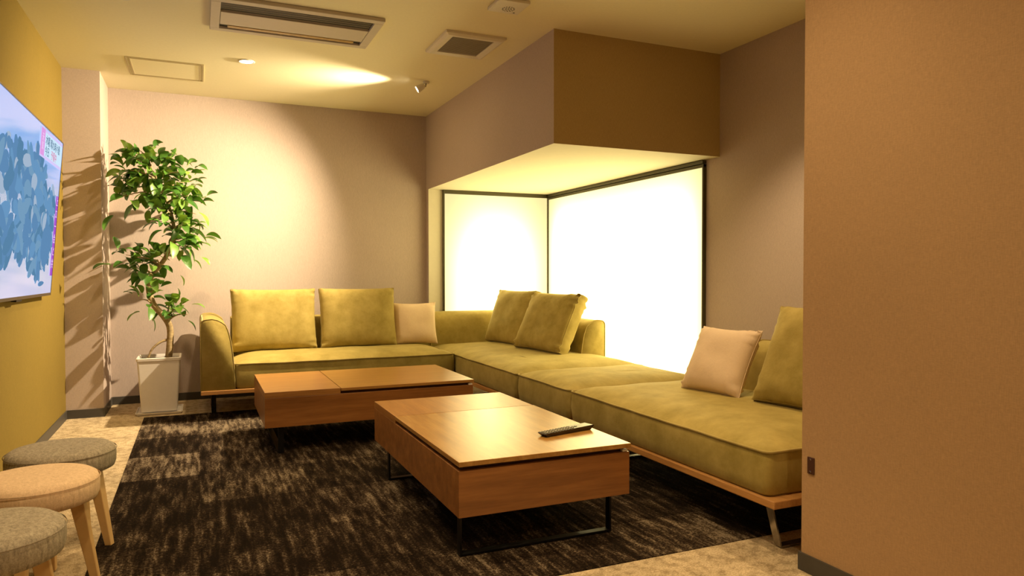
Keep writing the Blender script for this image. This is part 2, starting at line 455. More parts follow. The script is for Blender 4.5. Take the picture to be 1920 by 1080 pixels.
# ------------------------------------------------------------------ television
TW, TH = 1.66, .935
tv = thing('television', 'large flat wall television showing a blue leafy picture', 'television', (-.826, 5.126-TW/2, .909), (R(4.8), 0, R(90)))
def tvp(name, bm, mt, par=None, sm=False): return link(name, bm, mt, par or tv, sm)
tvp('casing', bx(-TW/2, TW/2, .004, .030, 0, TH, bev=.003), plain('tv_casing', (.02, .02, .022), .4))
bm = bmesh.new()
box(bm, -TW/2, TW/2, -.002, .004, 0, .016); box(bm, -TW/2, TW/2, -.002, .004, TH-.007, TH)
box(bm, -TW/2, -TW/2+.007, -.002, .004, .016, TH-.007); box(bm, TW/2-.007, TW/2, -.002, .004, .016, TH-.007)
tvp('bezel', bm, plain('tv_bezel', (.10, .075, .05), .3, metal=.5))
bm = bx(-.06, .06, .0, .025, -.012, 0, bev=.003); tvp('sensor_bump', bm, M_BLACK)
bm = bx(-.25, .25, .03, .040, .30, .70)
tvp('wall_bracket', bm, M_BLACK)
mt, nt, b = new_mat('tv_picture'); 
sx = N(nt, 'ShaderNodeSeparateXYZ'); tc = N(nt, 'ShaderNodeTexCoord'); nt.links.new(tc.outputs['Generated'], sx.inputs[0])
nz = noise_tex(nt, tc.outputs['Object'], 3.2, 3, .5)
ad = N(nt, 'ShaderNodeMath', operation='MULTIPLY_ADD'); nt.links.new(nz, ad.inputs[0]); ad.inputs[1].default_value = .5; nt.links.new(sx.outputs['Z'], ad.inputs[2])
cc = ramp(nt, ad.outputs[0], [(.25, (.62, .66, .95)), (.62, (.50, .62, .80)), (.85, (.36, .50, .80)), (1.2, (.25, .48, 1.0))])
b.inputs['Base Color'].default_value = (.02, .02, .02, 1); b.inputs['Roughness'].default_value = .12
nt.links.new(cc, b.inputs['Emission Color']); b.inputs['Emission Strength'].default_value = .62
scr = tvp('screen', bx(-TW/2+.007, TW/2-.007, 0, .004, .016, TH-.007), mt)
# picture on the screen: foliage silhouettes
def leafpoly(bm, cx, cz, ln, wd, ang, y, mi):
    pts = []
    for k in range(12):
        t = 2*PI*k/12; a = math.cos(t); s = math.sin(t)*(1-.25*a)
        px = a*ln/2; pz = s*wd/2
        pts.append((cx+px*math.cos(ang)-pz*math.sin(ang), cz+px*math.sin(ang)+pz*math.cos(ang)))
    if min(p[0] for p in pts) < -TW/2+.01 or max(p[0] for p in pts) > TW/2-.01 or min(p[1] for p in pts) < .02 or max(p[1] for p in pts) > TH-.012: return
    f = bm.faces.new([bm.verts.new((a, y, c)) for a, c in pts]); f.material_index = mi
bm = bmesh.new(); rnd = random.Random(11)
lobes = [(-.35, .62, .34, .12, 50), (.10, .62, .30, .13, 70), (.35, .45, .28, .14, 70), (.0, .36, .34, .14, 70), (.55, .36, .16, .12, 30), (.30, .22, .22, .08, 30), (-.5, .3, .3, .15, 40), (.62, .55, .12, .05, 14)]
k = 0
for (cx, cz, rx, rz, n) in lobes:
    for i in range(n):
        a = rnd.uniform(0, 2*PI); r = math.sqrt(rnd.random())
        leafpoly(bm, cx+rx*r*math.cos(a), cz+rz*r*math.sin(a), rnd.uniform(.10, .24), rnd.uniform(.05, .10), rnd.uniform(-1.0, 1.0), -.0005-.000003*k, rnd.choice((0, 0, 0, 1, 1, 1, 2, 2, 2, 3, 3, 4))); k += 1
for (cx, cz, ln, wd, an, mi) in ((.20, .14, .36, .07, 1.2, 1), (.56, .30, .30, .24, .4, 0), (.38, .15, .12, .08, 1.9, 0), (.50, .075, .16, .028, .05, 0), (.10, .06, .30, .06, .2, 1), (.66, .50, .14, .05, .2, 1)):
    leafpoly(bm, cx, cz, ln, wd, an, -.0005-.000003*k, mi); k += 1
LM = [emit('tv_leaf_%d' % i, c, .66) for i, c in enumerate(((.13, .29, .52), (.16, .35, .60), (.11, .26, .44), (.20, .38, .58), (.42, .54, .70)))]
link('picture_leaves', bm, LM, scr)
# banner at the top right corner, and the vertical caption
M_PINK = emit('tv_pink', (.80, .36, .80), .72); M_LIL = emit('tv_lilac', (.72, .62, 1.0), .72); M_WHT = emit('tv_white', (.62, .82, .98), .75); M_PUR = emit('tv_purple', (.42, .10, .62), .72)
M_TXT = emit('tv_text_blue', (.06, .16, .28), .72); M_TXR = emit('tv_text_pink', (.75, .22, .42), .72); M_TXW = emit('tv_text_white', (.92, .72, 1.0), .72)
def slab(x0, x1, z0, z1, y): return bx(x0, x1, y-.0005, y, z0, z1)
RX = TW/2-.007
bm = bx(RX-.66, RX-.02, -.0030, -.0024, TH-.175, TH-.018, bev=.0002); link('banner_frame', bm, M_LIL, scr)
link('banner_strip', slab(RX-.65, RX-.555, TH-.165, TH-.022, -.0034), M_PINK, scr)
link('banner_field', slab(RX-.54, RX-.03, TH-.158, TH-.034, -.0034), M_WHT, scr)
def text(name, s, size, x, z, mt, y=-.0042, vert=False):
    cu = bpy.data.curves.new(name, 'FONT'); cu.body = s; cu.size = size; cu.extrude = .0002; cu.space_line = .95
    cu.materials.append(mt)
    o = bpy.data.objects.new(name, cu); COL.objects.link(o); o.parent = scr
    o.location = (x, y, z); o.rotation_euler = (R(90), 0, 0)
    bpy.context.view_layer.update()
    me = bpy.data.meshes.new_from_object(o.evaluated_get(bpy.context.evaluated_depsgraph_get()))
    n = bpy.data.objects.new(name, me); COL.objects.link(n); n.parent = scr
    n.location = o.location; n.rotation_euler = o.rotation_euler
    bpy.data.objects.remove(o); return n
text('banner_text', '木曜 晴れ時々曇', .058, RX-.53, TH-.092, M_TXT)
text('banner_text', '今日', .058, RX-.53, TH-.150, M_TXT)
text('banner_text', '予報中', .056, RX-.36, TH-.150, M_TXR)
text('banner_text', '天\n気', .048, RX-.625, TH-.085, M_TXW)
link('caption_strip', slab(RX-.088, RX-.020, .12, .60, -.0030), M_PUR, scr)
for i, ch in enumerate('上ロー会と共'):
    text('caption_text', ch, .062, RX-.085, .545-i*.075, M_TXW)

# ------------------------------------------------------------------ upholstery builders
def rr_outline(hx, hy, r, n=6, sub=.06):
    r = min(r, hx*.95, hy*.95)
    pts = []
    for cx, cy, a0 in ((hx-r, -hy+r, -90), (hx-r, hy-r, 0), (-hx+r, hy-r, 90), (-hx+r, -hy+r, 180)):
        for k in range(n+1):
            a = R(a0+90*k/n); pts.append((cx+r*math.cos(a), cy+r*math.sin(a)))
    out = []
    for i, p in enumerate(pts):
        q = pts[(i+1) % len(pts)]; out.append(p)
        d = math.hypot(q[0]-p[0], q[1]-p[1]); m2 = max(1, int(round(d/sub)))
        if d > sub*1.5:
            for j in range(1, m2): out.append((p[0]+(q[0]-p[0])*j/m2, p[1]+(q[1]-p[1])*j/m2))
    return out
def seat(root, x0, x1, y0, y1, z0, z1, crown=.050, r=.035, seed=0):
    cx, cy = (x0+x1)/2, (y0+y1)/2; hx, hy = (x1-x0)/2, (y1-y0)/2
    base = rr_outline(hx, hy, r); bm = bmesh.new(); rings = []
    def wav(p, k): return noise.noise(Vector((p[0]*5+seed*7, p[1]*5, k)))
    prof = [(.012, z0), (0, z0+.012), (-.004, z0+.05), (-.007, (z0+z1)/2), (-.004, z1-.03), (.0, z1-.006)]
    ins = [0, .012, .03, .055, .085, .12, .16, .21, .27]
    mh = min(hx, hy)
    def ring(d, zf):
        vs = []
        sx, sy = (hx-d)/hx, (hy-d)/hy
        for p in base:
            q = (p[0]*sx, p[1]*sy)
            vs.append(bm.verts.new((cx+q[0], cy+q[1], zf(q))))
        return vs
    for d, z in prof: rings.append(ring(d, lambda q, z=z: z + (.0035*wav(q, 3) if z > z0+.1 else 0)))
    for d in ins:
        if d > mh*.9: break
        rings.append(ring(d+.004, lambda q, d=d: z1+.0035*wav(q, 3)+crown*(1-math.exp(-d/.09))*1.05+.004*wav(q, 9)*min(1, d/.08)))
    for a, b in zip(rings, rings[1:]):
        for j in range(len(a)):
            k = (j+1) % len(a); bm.faces.new((a[j], a[k], b[k], b[j]))
    bm.faces.new(rings[0])
    # fill the crown
    last = rings[-1]
    c = bm.verts.new((cx, cy, z1+crown*1.02))
    # strip of quads along the long axis keeps the top flat
    bm.faces.new(last) if True else None
    bm.verts.remove(c)
    f = bm.faces[-1] if False else None
    o = child('seat_cushion', bm, M_VELVET, root, True)
    bm = bmesh.new()
    pts = [(cx+p[0]*(hx+.004)/hx, cy+p[1]*(hy+.004)/hy, z1+.002+.0035*wav(p, 3)) for p in base]
    tube(bm, pts, .0052, 6, True)
    pp = link('piping', bm, M_PIPING, o, True)
    return o
def wedge(root, name, axis, a0, a1, t0, t1, z0, z1, t_top, outer='lo', end_round=.012, rt=.035, lean=None):
    # extrude a backrest/arm profile along axis ('x' or 'y'); t is the thickness coordinate;
    # outer side is vertical, inner side swells from t_top at the top to full thickness near the seat
    sg = 1 if outer == 'lo' else -1
    to = t0 if outer == 'lo' else t1; th = t1-t0
    prof = [(0, z0), (0, z1-rt)]
    for k in range(1, 5):
        a = R(90*k/4); prof.append((rt*(1-math.cos(a)), z1-rt+rt*math.sin(a)))
    prof += [(t_top*.55, z1+.004), (t_top*.8, z1-.004)]
    hh = z1-z0
    for k in range(0, 11):
        f = k/10.0
        # inner face swells downwards
        tt = t_top+(th-t_top)*(math.sin(f*PI/2)**.62 if f > 0 else 0)
        zz = z1-.018-(hh-.018)*f**1.35
        prof.append((tt, zz))
    cxm = sum(p[0] for p in prof)/len(prof); czm = (z0+z1)/2
    n = max(2, int((a1-a0)/.06))
    stations = [(a0, .93), (a0+end_round*.35, .965), (a0+end_round, .99)] + [(a0+end_round+(a1-a0-2*end_round)*i/n, 1.0) for i in range(1, n)] + [(a1-end_round, .99), (a1-end_round*.35, .965), (a1, .93)]
    bm = bmesh.new(); rings = []
    for s, sc in stations:
        vs = []
        for (t, z) in prof:
            k = 1-(1-sc)*1.0
            tt = cxm+(t-cxm)*(1-(1-sc)*1.2); zz = z if z <= z0+.001 else czm+(z-czm)*(1-(1-sc)*.35)
            w2 = .003*noise.noise(Vector((s*4, t*9, z*5)))
            p = (to+sg*(tt+w2))
            vs.append(bm.verts.new((p, s, zz) if axis == 'y' else (s, p, zz)))
        rings.append(vs)
    for a, b in zip(rings, rings[1:]):
        for j in range(len(a)):
            k = (j+1) % len(a); bm.faces.new((a[j], a[k], b[k], b[j]))
    bm.faces.new(rings[0]); bm.faces.new(rings[-1])
    o = child(name, bm, M_VELVET, root, True)
    # piping along both end faces
    for s in (a0+.004, a1-.004):
        bm = bmesh.new()
        pts = []
        for (t, z) in prof:
            tt = cxm+(t-cxm)*.992
            p = to+sg*tt; pts.append((p, s, z) if axis == 'y' else (s, p, z))
        tube(bm, pts, .0045, 6)
        link('piping', bm, M_PIPING, o, True)
    return o
def u_leg(root, a, b, c, d, width=.03, thick=.006):
    b = (b[0], b[1], .0072); c = (c[0], c[1], .0072)
    # slanted flat-bar loop: top a, foot b, foot c, top d
    bm = bmesh.new()
    pts = [Vector(a), Vector(b), Vector(c), Vector(d)]
    dirx = (pts[2]-pts[1]).normalized(); wv = Vector((0, 0, 1)).cross(dirx).normalized()*width/2
    def seg(p, q):
        t = (q-p).normalized(); nrm = t.cross(wv.normalized()).normalized()*thick/2
        vs = [bm.verts.new(p+e*nrm+g*wv) for e, g in ((1, 1), (-1, 1), (-1, -1), (1, -1))]
        ws = [bm.verts.new(q+e*nrm+g*wv) for e, g in ((1, 1), (-1, 1), (-1, -1), (1, -1))]
        for j in range(4): bm.faces.new((vs[j], vs[(j+1) % 4], ws[(j+1) % 4], ws[j]))
        bm.faces.new(vs); bm.faces.new(ws)
    for p, q in zip(pts, pts[1:]): seg(p, q)
    child('leg', bm, M_CHROME, root)

def pillow(name, label, cat, loc, w_, h_, t_, yaw, lean, mt, group, edge=.0, roll=0, seed=0, wr=.008):
    loc = (loc[0], loc[1], loc[2]+(edge/2+.012)*math.sin(R(abs(lean)))*.35-(.004 if loc[0] < 2 else .010))
    root = thing(name, label, cat, loc, (R(lean), R(roll), R(yaw)), group)
    # local: X width, Z height, Y thickness (front is -Y)
    n = 28; bm = bmesh.new()
    def P3(u, v, side):
        pin = .07 if edge <= 0 else .035
        x = w_/2*u*(1-pin*(1-v*v)*abs(u)**3) ; z = h_/2*v*(1-pin*(1-u*u)*abs(v)**3)
        prof = max(0, (1-u**4))**.55*max(0, (1-v**4))**.55
        th = edge/2+(t_-edge)/2*prof
        e = max(abs(u), abs(v))
        a = u if abs(v) > abs(u) else v
        wrk = wr*math.exp(-((1-e)/.16)**2)*noise.noise(Vector((a*9+seed*3, side*2+seed, (1 if abs(v) > abs(u) else 5)+(u > 0)*3+(v > 0)*7)))*2
        big = .012*noise.noise(Vector((u*1.5+seed, v*1.5, side*3+seed)))*prof
        sag = -.012*(1-v)*.5*prof
        return Vector((x, side*(th+wrk*(1 if edge > 0 or e < .99 else 0)+big), z+h_/2+sag*0))
    g = {}
    for s in (-1, 1):
        for i in range(n+1):
            for j in range(n+1):
                # denser near the rim
                u = math.sin((i/n*2-1)*PI/2); v = math.sin((j/n*2-1)*PI/2)
                border = i in (0, n) or j in (0, n)
                if s == 1 and border and edge <= 0: g[s, i, j] = g[-1, i, j]
                else: g[s, i, j] = bm.verts.new(P3(u, v, s))
        for i in range(n):
            for j in range(n):
                bm.faces.new((g[s, i, j], g[s, i+1, j], g[s, i+1, j+1], g[s, i, j+1]))
    rim = [(i, 0) for i in range(n)]+[(n, j) for j in range(n)]+[(i, n) for i in range(n, 0, -1)]+[(0, j) for j in range(n, 0, -1)]
    if edge > 0:
        K = 4; prev = [g[-1, i, j] for i, j in rim]
        for k in range(1, K+1):
            if k < K:
                cur = []
                for idx, (i, j) in enumerate(rim):
                    a = g[-1, i, j].co; b = g[1, i, j].co; f = k/K
                    c = a.lerp(b, f); ctr = Vector((0, c.y, h_/2)); d = (c-ctr).normalized()
                    c = c+d*(.006*math.sin(PI*f)+.004*noise.noise(Vector((idx*.55+seed, f*2, 1))))
                    cur.append(bm.verts.new(c))
            else: cur = [g[1, i, j] for i, j in rim]
            for q in range(len(rim)):
                bm.faces.new((prev[q], prev[(q+1) % len(rim)], cur[(q+1) % len(rim)], cur[q]))
            prev = cur
    c = link('cover', bm, mt, root, True)
    bm2 = bmesh.new()
    n2 = 80
    me = c.data
    pts = []
    for i, j in rim:
        u = math.sin((i/n*2-1)*PI/2); v = math.sin((j/n*2-1)*PI/2)
        p = P3(u, v, -1)
        if edge <= 0: p.y = 0
        pts.append(p)
    tube(bm2, pts, .0022 if edge <= 0 else .0030, 5, True)
    link('seam', bm2, M_PIPING if mt is M_VELVET else mt, c, True)
    return root

# ------------------------------------------------------------------ sofas
ZB = .185; ZB2 = .215; ZSEAT = .390; ZR = .380; XF = 1.90
YS = 5.43
# back sofa
sa = thing('sofa', 'olive velvet two-cushion sofa along the far wall with an armrest at its left end', 'sofa', (.95, 5.9, 0), group='modules of the olive corner sofa')
child('base_frame', bx(.012, 1.885, YS-.008, 6.33, ZB, ZB2, bev=.004), M_BASEX, sa)
seat(sa, .235, 1.885, YS, 6.12, ZB2, ZSEAT, seed=1)
wedge(sa, 'armrest', 'y', YS-.005, 6.325, .012, .235, ZB2, .715, .135, 'lo')
wedge(sa, 'backrest', 'x', .24, 1.885, 6.10, 6.325, ZB2, .685, .15, 'hi')
u_leg(sa, (.10, 5.62, ZB), (.10, 5.70, .004), (.10, 6.10, .004), (.10, 6.18, ZB))
u_leg(sa, (1.75, 5.62, ZB), (1.75, 5.70, .01), (1.75, 6.10, .004), (1.75, 6.18, ZB))
# gathered folds on the arm front
# corner module
sb = thing('sofa', 'olive velvet corner sofa module with low back in front of the glowing panels', 'sofa', (2.4, 5.3, 0), group='modules of the olive corner sofa')
child('base_frame', bx(XF, 2.88, 4.245, 6.33, ZB, ZB2, bev=.004), M_BASEY, sb)
seat(sb, XF, 2.89, 4.245, 6.12, ZB2, ZR, seed=2)
wedge(sb, 'backrest', 'x', 1.895, 2.66, 6.10, 6.325, ZB2, .690, .15, 'hi')
wedge(sb, 'side_backrest', 'y', 4.76, 6.325, 2.665, 2.885, ZB2, .675, .13, 'hi')
u_leg(sb, (2.02, 4.40, ZB), (2.10, 4.40, .008), (2.66, 4.40, .008), (2.74, 4.40, ZB))
u_leg(sb, (2.02, 6.2, ZB), (2.10, 6.2, .004), (2.66, 6.2, .004), (2.74, 6.2, ZB))
# ottoman module
so = thing('ottoman', 'backless olive velvet sofa ottoman between the two right-hand sofa modules', 'ottoman', (2.37, 3.87, 0), group='modules of the olive corner sofa')
child('base_frame', bx(XF, 2.85, 3.515, 4.235, ZB, ZB2, bev=.004), M_BASEY, so)
seat(so, XF, 2.86, 3.524, 4.226, ZB2, ZR, seed=3)
u_leg(so, (2.0, 3.7, ZB), (2.08, 3.7, .008), (2.62, 3.7, .008), (2.70, 3.7, ZB))
u_leg(so, (2.0, 4.08, ZB), (2.08, 4.08, .008), (2.62, 4.08, .008), (2.70, 4.08, ZB))
# near module
sc_ = thing('sofa', 'nearest olive velvet sofa module, cut off by the partition, with a beige pillow on it', 'sofa', (2.37, 2.73, 0), group='modules of the olive corner sofa')
child('base_frame', bx(XF-.008, 2.88, 1.955, 3.505, ZB, ZB2, bev=.004), M_BASEY, sc_)
seat(sc_, XF, 2.88, 1.998, 3.502, ZB2, ZR, seed=4, r=.032)
wedge(sc_, 'backrest', 'y', 1.965, 2.98, 2.63, 2.87, ZB2, .675, .15, 'hi')
u_leg(sc_, (1.955, 2.05, ZB), (2.005, 2.05, .004), (2.62, 2.05, .004), (2.70, 2.05, ZB), width=.034)
u_leg(sc_, (1.955, 3.40, ZB), (2.005, 3.40, .008), (2.62, 3.40, .008), (2.70, 3.40, ZB), width=.034)

G = 'olive back cushions on the corner sofa'
zc = ZSEAT+.040
pillow('cushion', 'left of the two olive back cushions on the far-wall sofa, nearest its armrest', 'cushion', (.555, 5.93, zc), .64, .49, .20, 0, -13, M_VELVET, G, edge=.07, seed=1)
pillow('cushion', 'right of the two olive back cushions on the far-wall sofa, beside the small beige pillow', 'cushion', (1.225, 5.93, zc), .62, .49, .20, 0, -13, M_VELVET, G, edge=.07, seed=2)
pillow('cushion', 'farther olive cushion of the pair before the glowing panels, partly hidden by its neighbour', 'cushion', (2.46, 5.74, zc), .60, .48, .18, -82, -20, M_VELVET, G, edge=.07, seed=3)
pillow('cushion', 'nearer olive cushion of the pair before the glowing panels, in front of its neighbour', 'cushion', (2.46, 5.06, zc), .64, .48, .19, -82, -25, M_VELVET, G, edge=.08, seed=4, wr=.016)
pillow('cushion', 'olive cushion at the far right, half hidden behind the partition', 'cushion', (2.47, 2.34, zc), .60, .48, .19, -84, -25, M_VELVET, G, edge=.07, seed=5)
G2 = 'beige throw pillows'
pillow('throw_pillow', 'small beige throw pillow on the far-wall sofa, beside the olive cushions', 'pillow', (1.72, 5.98, zc), .395, .365, .13, -2, -12, M_BEIGE, G2, seed=6)
pillow('throw_pillow', 'larger beige throw pillow leaning on the nearest sofa module at right', 'pillow', (2.39, 2.93, zc), .39, .37, .14, -82, -28, M_BEIGE, G2, seed=7, wr=.014)

# ------------------------------------------------------------------ coffee tables
def coffee_table(label, x0, x1, y0, y1, zb, zt, longax, split, loc):
    t = thing('coffee_table', label, 'coffee table', loc, group='lift-top coffee tables')
    mtop = M_WOODX if longax == 'x' else M_WOODY
    gap = .016; lid_t = .018
    zr = zt-lid_t-gap
    bm = bmesh.new()
    if longax == 'y':
        # fixed part at the far end, lid over the near part
        box(bm, x0, x1, split, y1, zb, zt, bev=.0015)
        body = child('fixed_top', bx(x0, x1, split, y1, zr, zt, bev=.0015), M_TOPY, t)
        bm.free()
        child('body', bx(x0, x1, y0+.0, y1, zb, zr-.0002, bev=.0015), M_WOODX, t)
        child('lid_recess', bx(x0+.02, x1-.02, y0+.02, split, zr-.0002, zt-lid_t), M_DARKWOOD, t)
        child('lid', bx(x0-.001, x1+.004, y0-.006, split-.003, zt-lid_t, zt, bev=.0015), M_LIDY, t)
        bm = bx(x1-.03, x1-.006, y0+.004, y0+.03, zr, zr+.010, bev=.002)
        child('lid_stop', bm, M_WHITEPL, t)
        for yy in (y0+.055, y1-.22):
            legframe(t, 'y', yy, x0+.018, x1-.06, zb)
    else:
        bm.free()
        child('fixed_top', bx(x0, split, y0, y1, zr, zt, bev=.0015), M_TOPX, t)
        child('body', bx(x0, x1, y0, y1, zb, zr-.0002, bev=.0015), M_WOODX, t)
        child('lid_recess', bx(split, x1-.02, y0+.02, y1-.02, zr-.0002, zt-lid_t), M_DARKWOOD, t)
        child('lid', bx(split+.004, x1+.006, y0-.002, y1+.002, zt-lid_t, zt, bev=.0015), M_LIDX, t)
        child('lid_stop', bx(x1-.03, x1-.004, y0+.004, y0+.03, zr, zr+.010, bev=.002), M_WHITEPL, t)
        for xx in (x0+.09, x1-.12):
            legframe(t, 'x', xx, y0+.03, y1-.06, zb)
    return t
def legframe(t, kind, pos, a, b, zb):
    bm = bmesh.new(); wd = .032; th = .008
    def bb(u0, u1, z0, z1):
        if kind == 'y': box(bm, u0, u1, pos-wd/2, pos+wd/2, z0, z1, bev=.001)
        else: box(bm, pos-wd/2, pos+wd/2, u0, u1, z0, z1, bev=.001)
    bb(a, a+th, .006, zb); bb(b-th, b, .006, zb); bb(a+th, b-th, .006, .006+th); bb(a+th, b-th, zb-.006, zb)
    child('leg_frame', bm, M_BLACK, t)
coffee_table('nearer walnut coffee table with the remote control on its lid and black loop legs', .848, 1.568, 2.40, 3.73,   .160, .364, 'y', 3.30, (1.2, 3.05, 0))
coffee_table('farther walnut coffee table in front of the far-wall sofa, nothing on it', .340, 1.600, 4.25, 5.06, .160, .364, 'x', .765, (.97, 4.65, 0))

# remote control
rc = thing('remote_control', 'black television remote control lying on the nearer coffee table', 'remote control', (1.425, 2.665, .3645), (0, 0, R(13.5)))
bm = bmesh.new()
prof = [(-.135, .016), (-.118, .002), (.120, .002), (.137, .018)]
vs = {}
for s in (-1, 1):
    for i, (x, z) in enumerate([(-.137, .013), (-.120, 0), (.122, 0), (.137, .018), (.13, .021), (-.13, .016)]):
        vs[s, i] = bm.verts.new((x, s*(.026 if i not in (1, 2) else .020), z))
bm.faces.new([vs[-1, i] for i in range(6)]); bm.faces.new([vs[1, i] for i in range(6)])
for i in range(6):
    k = (i+1) % 6; bm.faces.new((vs[-1, i], vs[-1, k], vs[1, k], vs[1, i]))
link('body', bm, plain('remote_plastic', (.03, .02, .018), .3), rc)
M_BTN = plain('button_grey', (.30, .27, .20), .4); nb = 0
for i in range(12):
    for j in range(3):
        if i in (5,) and j == 1: pass
        x = -.118+i*.0155; y = -.015+j*.015
        if i > 9 and j != 1: continue
        z = .0163+(x+.13)/.26*.005
        bm = bx(x-.0045, x+.0045, y-.0045, y+.0045, z-.001, z+.0022, bev=.001)
        link('button', bm, M_BTN, rc)

# ------------------------------------------------------------------ stools
def stool(label, loc, fab, rotz):
    t = thing('stool', label, 'stool', loc, (0, 0, rotz), 'round padded stools')
    bm = bmesh.new()
    r = .182; z1 = .382; z0 = .290
    lathe(bm, [(0, z0), (r-.02, z0), (r-.006, z0+.006), (r, z0+.022), (r+.001, z0+.05), (r, z1-.030), (r-.006, z1-.014), (r-.020, z1-.005), (r-.05, z1), (r*.5, z1+.003), (0, z1+.004)], 64)
    link('seat', bm, fab, t, True)
    bm = bmesh.new(); lathe(bm, [(r+.0012, z1-.024), (r+.0030, z1-.022), (r+.0008, z1-.019)], 64)
    link('seam', bm, fab, t, True)
    for k in range(4):
        a = R(45+90*k); d = Vector((math.cos(a), math.sin(a), 0))
        bm = bmesh.new(); top = d*.118+Vector((0, 0, z0)); bot = d*.172+Vector((0, 0, 0))
        s = Vector((-d.y, d.x, 0))
        def sq(c, h): return [bm.verts.new(c+e*d*h+g*s*h) for e, g in ((1, 1), (-1, 1), (-1, -1), (1, -1))]
        A = sq(bot, .0125); B = sq(top, .021)
        for j in range(4): bm.faces.new((A[j], A[(j+1) % 4], B[(j+1) % 4], B[j]))
        bm.faces.new(A); bm.faces.new(B)
        bmesh.ops.bevel(bm, geom=[e for e in bm.edges], offset=.002, segments=1, affect='EDGES')
        link('leg', bm, M_LEGWOOD, t)
    return t
stool('round grey fabric stool farthest from the camera, behind the beige one', (-.48, 3.16, .0032), M_STOOLG, R(-65))
stool('round beige fabric stool in the middle of the row of three', (-.49, 2.74, .0032), M_STOOLB, R(-50))
stool('round grey fabric stool nearest the camera, cut by the lower left corner', (-.515, 2.24, .0032), M_STOOLG, R(-40))

# ------------------------------------------------------------------ potted tree
PX, PY = -.270, 5.985
pt = thing('potted_tree', 'leafy green fig tree with a curved trunk in a tall white square pot', 'potted plant', (PX, PY, 0))
bm = bmesh.new()
def sqring(h, z, r=.012):
    return [bm.verts.new((PX+x, PY+y, z)) for x, y in rr_outline(h, h, r, 4, 9)]
rings = [sqring(.116, .018), sqring(.120, .022), sqring(.143, .395), sqring(.148, .398), sqring(.150, .416), sqring(.147, .420), sqring(.138, .420), sqring(.135, .41), sqring(.130, .38)]
for a, b in zip(rings, rings[1:]):
    for j in range(len(a)): bm.faces.new((a[j], a[(j+1) % len(a)], b[(j+1) % len(a)], b[j]))
bm.faces.new(rings[0])
child('pot', bm, M_CERAMIC, pt)
bm = bmesh.new()
rings = [sqring(.140, 0), sqring(.150, .004), sqring(.157, .018), sqring(.153, .019), sqring(.146, .008), sqring(.12, .0075)]
for a, b in zip(rings, rings[1:]):
    for j in range(len(a)): bm.faces.new((a[j], a[(j+1) % len(a)], b[(j+1) % len(a)], b[j]))
bm.faces.new(rings[0]); bm.faces.new(rings[-1])
child('saucer', bm, M_CERAMIC, pt)
child('soil', bx(PX-.134, PX+.134, PY-.134, PY+.134, .37, .395), M_SOIL, pt)
FX = 1337.4
def atpx(x, y, Y):
    # world point where the sight line of a photo position meets depth Y (used once, to lay out the branches)
    d = fw+rt*(x-960)/FX-up*(y-540)/FX
    k = Y/d.y
    return Vector((0, 0, 1.0394))+d*k
Y0 = PY
trunk = [(316, 672, 0), (319, 640, 0), (318, 612, .0), (306, 592, -.02), (290, 574, -.02), (281, 553, 0), (279, 535, .02), (286, 515, .02), (300, 498, .0), (313, 478, -.02), (322, 455, -.02), (326, 430, 0), (322, 405, .02), (314, 380, .02), (303, 358, 0), (292, 335, 0), (283, 312, 0)]
tp = [atpx(a, b, Y0+c) for a, b, c in trunk]
def smooth_pts(p, n=4):
    out = []
    for i in range(len(p)-1):
        p0 = p[max(0, i-1)]; p1 = p[i]; p2 = p[i+1]; p3 = p[min(len(p)-1, i+2)]
        for k in range(n):
            t = k/n
            out.append(.5*((2*p1)+(-p0+p2)*t+(2*p0-5*p1+4*p2-p3)*t*t+(-p0+3*p1-3*p2+p3)*t*t*t))
    out.append(p[-1]); return out
def bark():
    mt, nt, b = new_mat('pale_bark')
    f = noise_tex(nt, coords(nt, (20, 20, 60)), 1, 4, .7)
    nt.links.new(ramp(nt, f, [(.35, (.28, .19, .09)), (.65, (.50, .38, .20))]), b.inputs['Base Color'])
    b.inputs['Roughness'].default_value = .8; bump(nt, b, f, .5, .004); return mt
M_BARK = bark()
bm = bmesh.new(); tube(bm, smooth_pts(tp), lambda t: .021*(1-t)**.8+.005, 10)
child('trunk', bm, M_BARK, pt, True)
bm = bmesh.new()
tube(bm, smooth_pts([atpx(278, 672, Y0-.02), atpx(285, 655, Y0-.02), atpx(300, 642, Y0-.01), atpx(317, 636, Y0)]), lambda t: .007+.003*t, 8)
child('side_root', bm, M_BARK, pt, True)
# branches: start, end in photo layout with depth offset; leaves cluster along the outer part
rnd = random.Random(3)
br = []
def B(x0, y0, x1, y1, dy, n, sp): br.append((x0, y0, x1, y1, dy, n, sp))
B(283, 312, 262, 282, -.05, 12, 20); B(283, 315, 240, 296, .05, 13, 18); B(290, 335, 228, 318, -.10, 13, 18)
B(292, 335, 322, 300, .08, 13, 20); B(292, 338, 345, 322, -.08, 13, 20); B(303, 358, 362, 340, .06, 12, 18)
B(303, 358, 232, 352, .10, 13, 18); B(303, 360, 218, 372, -.12, 12, 18); B(303, 360, 262, 376, .12, 12, 18)
B(314, 380, 352, 368, -.12, 12, 20); B(314, 382, 374, 378, .10, 12, 16); B(296, 345, 285, 318, -.14, 14, 20)
B(303, 356, 290, 362, -.16, 12, 22); B(290, 330, 262, 330, -.02, 12, 22); B(322, 400, 370, 402, -.04, 7, 14)
B(322, 405, 312, 400, -.14, 8, 16); B(326, 430, 300, 415, -.08, 7, 14); B(326, 430, 342, 425, -.12, 10, 18)
B(326, 440, 366, 446, .06, 11, 18); B(322, 455, 352, 465, -.08, 9, 17); B(326, 430, 362, 420, .10, 8, 16)
B(320, 460, 336, 450, -.12, 9, 18)
B(300, 498, 256, 482, -.06, 12, 17); B(300, 498, 236, 478, .04, 6, 13); B(286, 515, 250, 500, .06, 9, 15)
